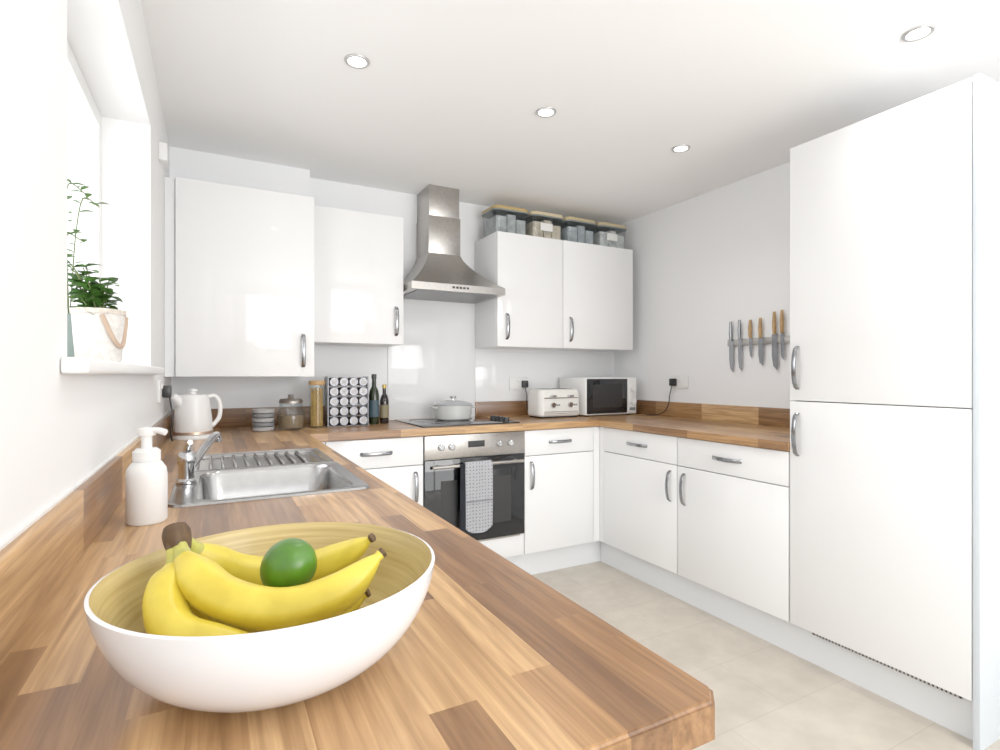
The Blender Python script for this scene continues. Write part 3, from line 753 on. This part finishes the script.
POTW = M('woven_white_pot', (.66, .635, .60), .7, noise=.12, nscale=110, bump=1.0)
lathe('pot', [(0, 0), (.036, 0), (.039, .004), (.042, .045), (.045, .095), (.0455, .106), (.042, .106), (.040, .085), (0, .08)], c, POTW, p)
lathe('pot_rim_band', [(.0445, .098), (.0475, .098), (.0475, .108), (.0455, .108)], c, M('rope_band', (.58, .52, .44), .8, noise=.3, nscale=120), p)
lathe('soil', [(0, .081), (.0405, .0865), (0, .090)], c, SOIL, p)
sweep('pot_strap', [(c[0]+.012, c[1]-.047, c[2]+.095), (c[0]+.031, c[1]-.036, c[2]+.045), (c[0]+.042, c[1]-.012, c[2]+.035), (c[0]+.046, c[1]+.010, c[2]+.095)], .0045, M('leather_strap', (.44, .31, .22), .7), p)
bml = bmesh.new(); bms = bmesh.new()
for k in range(22):
    a = random.uniform(0, 6.28); r = random.uniform(.02, .065); h = random.uniform(.03, .12)
    base = Vector((c[0]+.01*math.cos(a), c[1]+.01*math.sin(a), c[2]+.088)); top = Vector((c[0]-.018+r*.7*math.cos(a), c[1]+r*math.sin(a), c[2]+.09+h))
    mid = (base+top)/2+Vector((0, 0, .02))
    sweep_bm(bms, catmull([base, mid, top], 4), .0012, 5)
    for j in range(8):
        t = .4+.6*j/7; q = base.lerp(top, t); a2 = random.uniform(0, 6.28)
        leaf(bml, q, (math.cos(a2), math.sin(a2), random.uniform(-.1, .6)), random.uniform(.024, .036), random.uniform(.020, .028))
finish('leaves', bml, LEAF, p, recalc=False, ang=80); finish('stems', bms, STEMM, p)
p = group('potted_vine', (-.285, 1.52, 1.35)); c = (-.285, 1.50, SZ)
lathe('pot', [(0, 0), (.032, 0), (.034, .004), (.039, .075), (.041, .08), (.041, .105), (.037, .105), (.035, .08), (0, .078)], c, M('sage_ceramic', (.27, .35, .33), .4), p)
lathe('soil', [(0, .079), (.0345, .081), (0, .085)], c, SOIL, p)
bml = bmesh.new(); bms = bmesh.new()
for k in range(3):
    off = [(-.005, .02, .40), (.020, .030, .375), (.0, -.02, .28)][k]
    base = Vector((c[0], c[1], c[2]+.08)); top = Vector((c[0]+off[0], c[1]+off[1], c[2]+off[2]))
    pts = catmull([base, base.lerp(top, .35)+Vector((.0, -.015, .01)), base.lerp(top, .7)+Vector((-.008, .012, .01)), top, top+Vector((.025, .03, -.008))], 8)
    sweep_bm(bms, pts, .0014, 5)
    for j, q in enumerate(pts[4:]):
        if j % 2: continue
        a2 = j*1.9+k
        leaf(bml, q, (math.cos(a2), math.sin(a2), .4), random.uniform(.020, .032), random.uniform(.012, .018))
finish('leaves', bml, LEAF2, p, recalc=False, ang=80); finish('stems', bms, STEMM, p)

# ------------------------------------------------------------------ downlights
EM = M('downlight_glow', (1, 1, 1), .5, emit=(1, .98, .94), es=6)
DTR = M('downlight_trim', (.45, .44, .43), .3, .6)
def downlight(x, y):
    p = group('recessed_downlight', (x, y, ZC-.003))
    lathe('trim_ring', [(.033, 0), (.045, 0), (.045, -.002), (.042, -.006), (.033, -.005), (.033, 0)], (x, y, ZC-.0002), DTR, p)
    lathe('lamp_face', [(0, -.003), (.0325, -.003), (.0325, -.001), (0, -.001)], (x, y, ZC), EM, p)
    ld = bpy.data.lights.new('downlight_beam', 'SPOT'); ld.energy = 8; ld.spot_size = math.radians(130); ld.spot_blend = .9; ld.shadow_soft_size = .035; ld.color = (1, .975, .94)
    lo = bpy.data.objects.new('downlight_beam', ld); lo.location = (x, y, ZC-.02); scene.collection.objects.link(lo)
    lo.parent = p; lo.matrix_parent_inverse = Matrix.Translation(p.location).inverted()
for x in (.456, 1.268, 2.07):
    for y in (1.975, .94, -.4, -1.6): downlight(x, y)

# ------------------------------------------------------------------ daylight
def area(name, loc, rot, sx, sy, e, col=(1, 1, 1)):
    l = bpy.data.lights.new(name, 'AREA'); l.shape = 'RECTANGLE'; l.size = sx; l.size_y = sy; l.energy = e; l.color = col
    o = bpy.data.objects.new(name, l); o.location = loc; o.rotation_euler = rot; scene.collection.objects.link(o)
area('patio_daylight', (1.32, YF-.3, 1.1), (math.radians(90), 0, 0), 2.4, 2.1, 50, (.99, .995, 1))
area('window_daylight', (-1.1, 1.7, 1.9), (0, math.radians(-80), 0), 1.6, 2.2, 32, (.99, .995, 1))
# added fill light behind the camera, aimed up at the ceiling and the far end of the room
area('ceiling_fill', (1.5, -1.0, 1.45), (math.radians(124), 0, 0), 1.5, 1.1, 32, (1, .985, .965))
wd = bpy.data.worlds.new('World'); scene.world = wd; wd.use_nodes = True
bg = wd.node_tree.nodes['Background']; bg.inputs[0].default_value = (.99, .995, 1, 1); bg.inputs[1].default_value = 1.7

cam = bpy.data.cameras.new('camera'); cam.lens = 19.44; cam.sensor_width = 36; cam.clip_start = .02
co = bpy.data.objects.new('camera', cam); co.location = (0, 0, 1.185); co.rotation_euler = (math.radians(90), 0, math.radians(-27.83))
scene.collection.objects.link(co); scene.camera = co
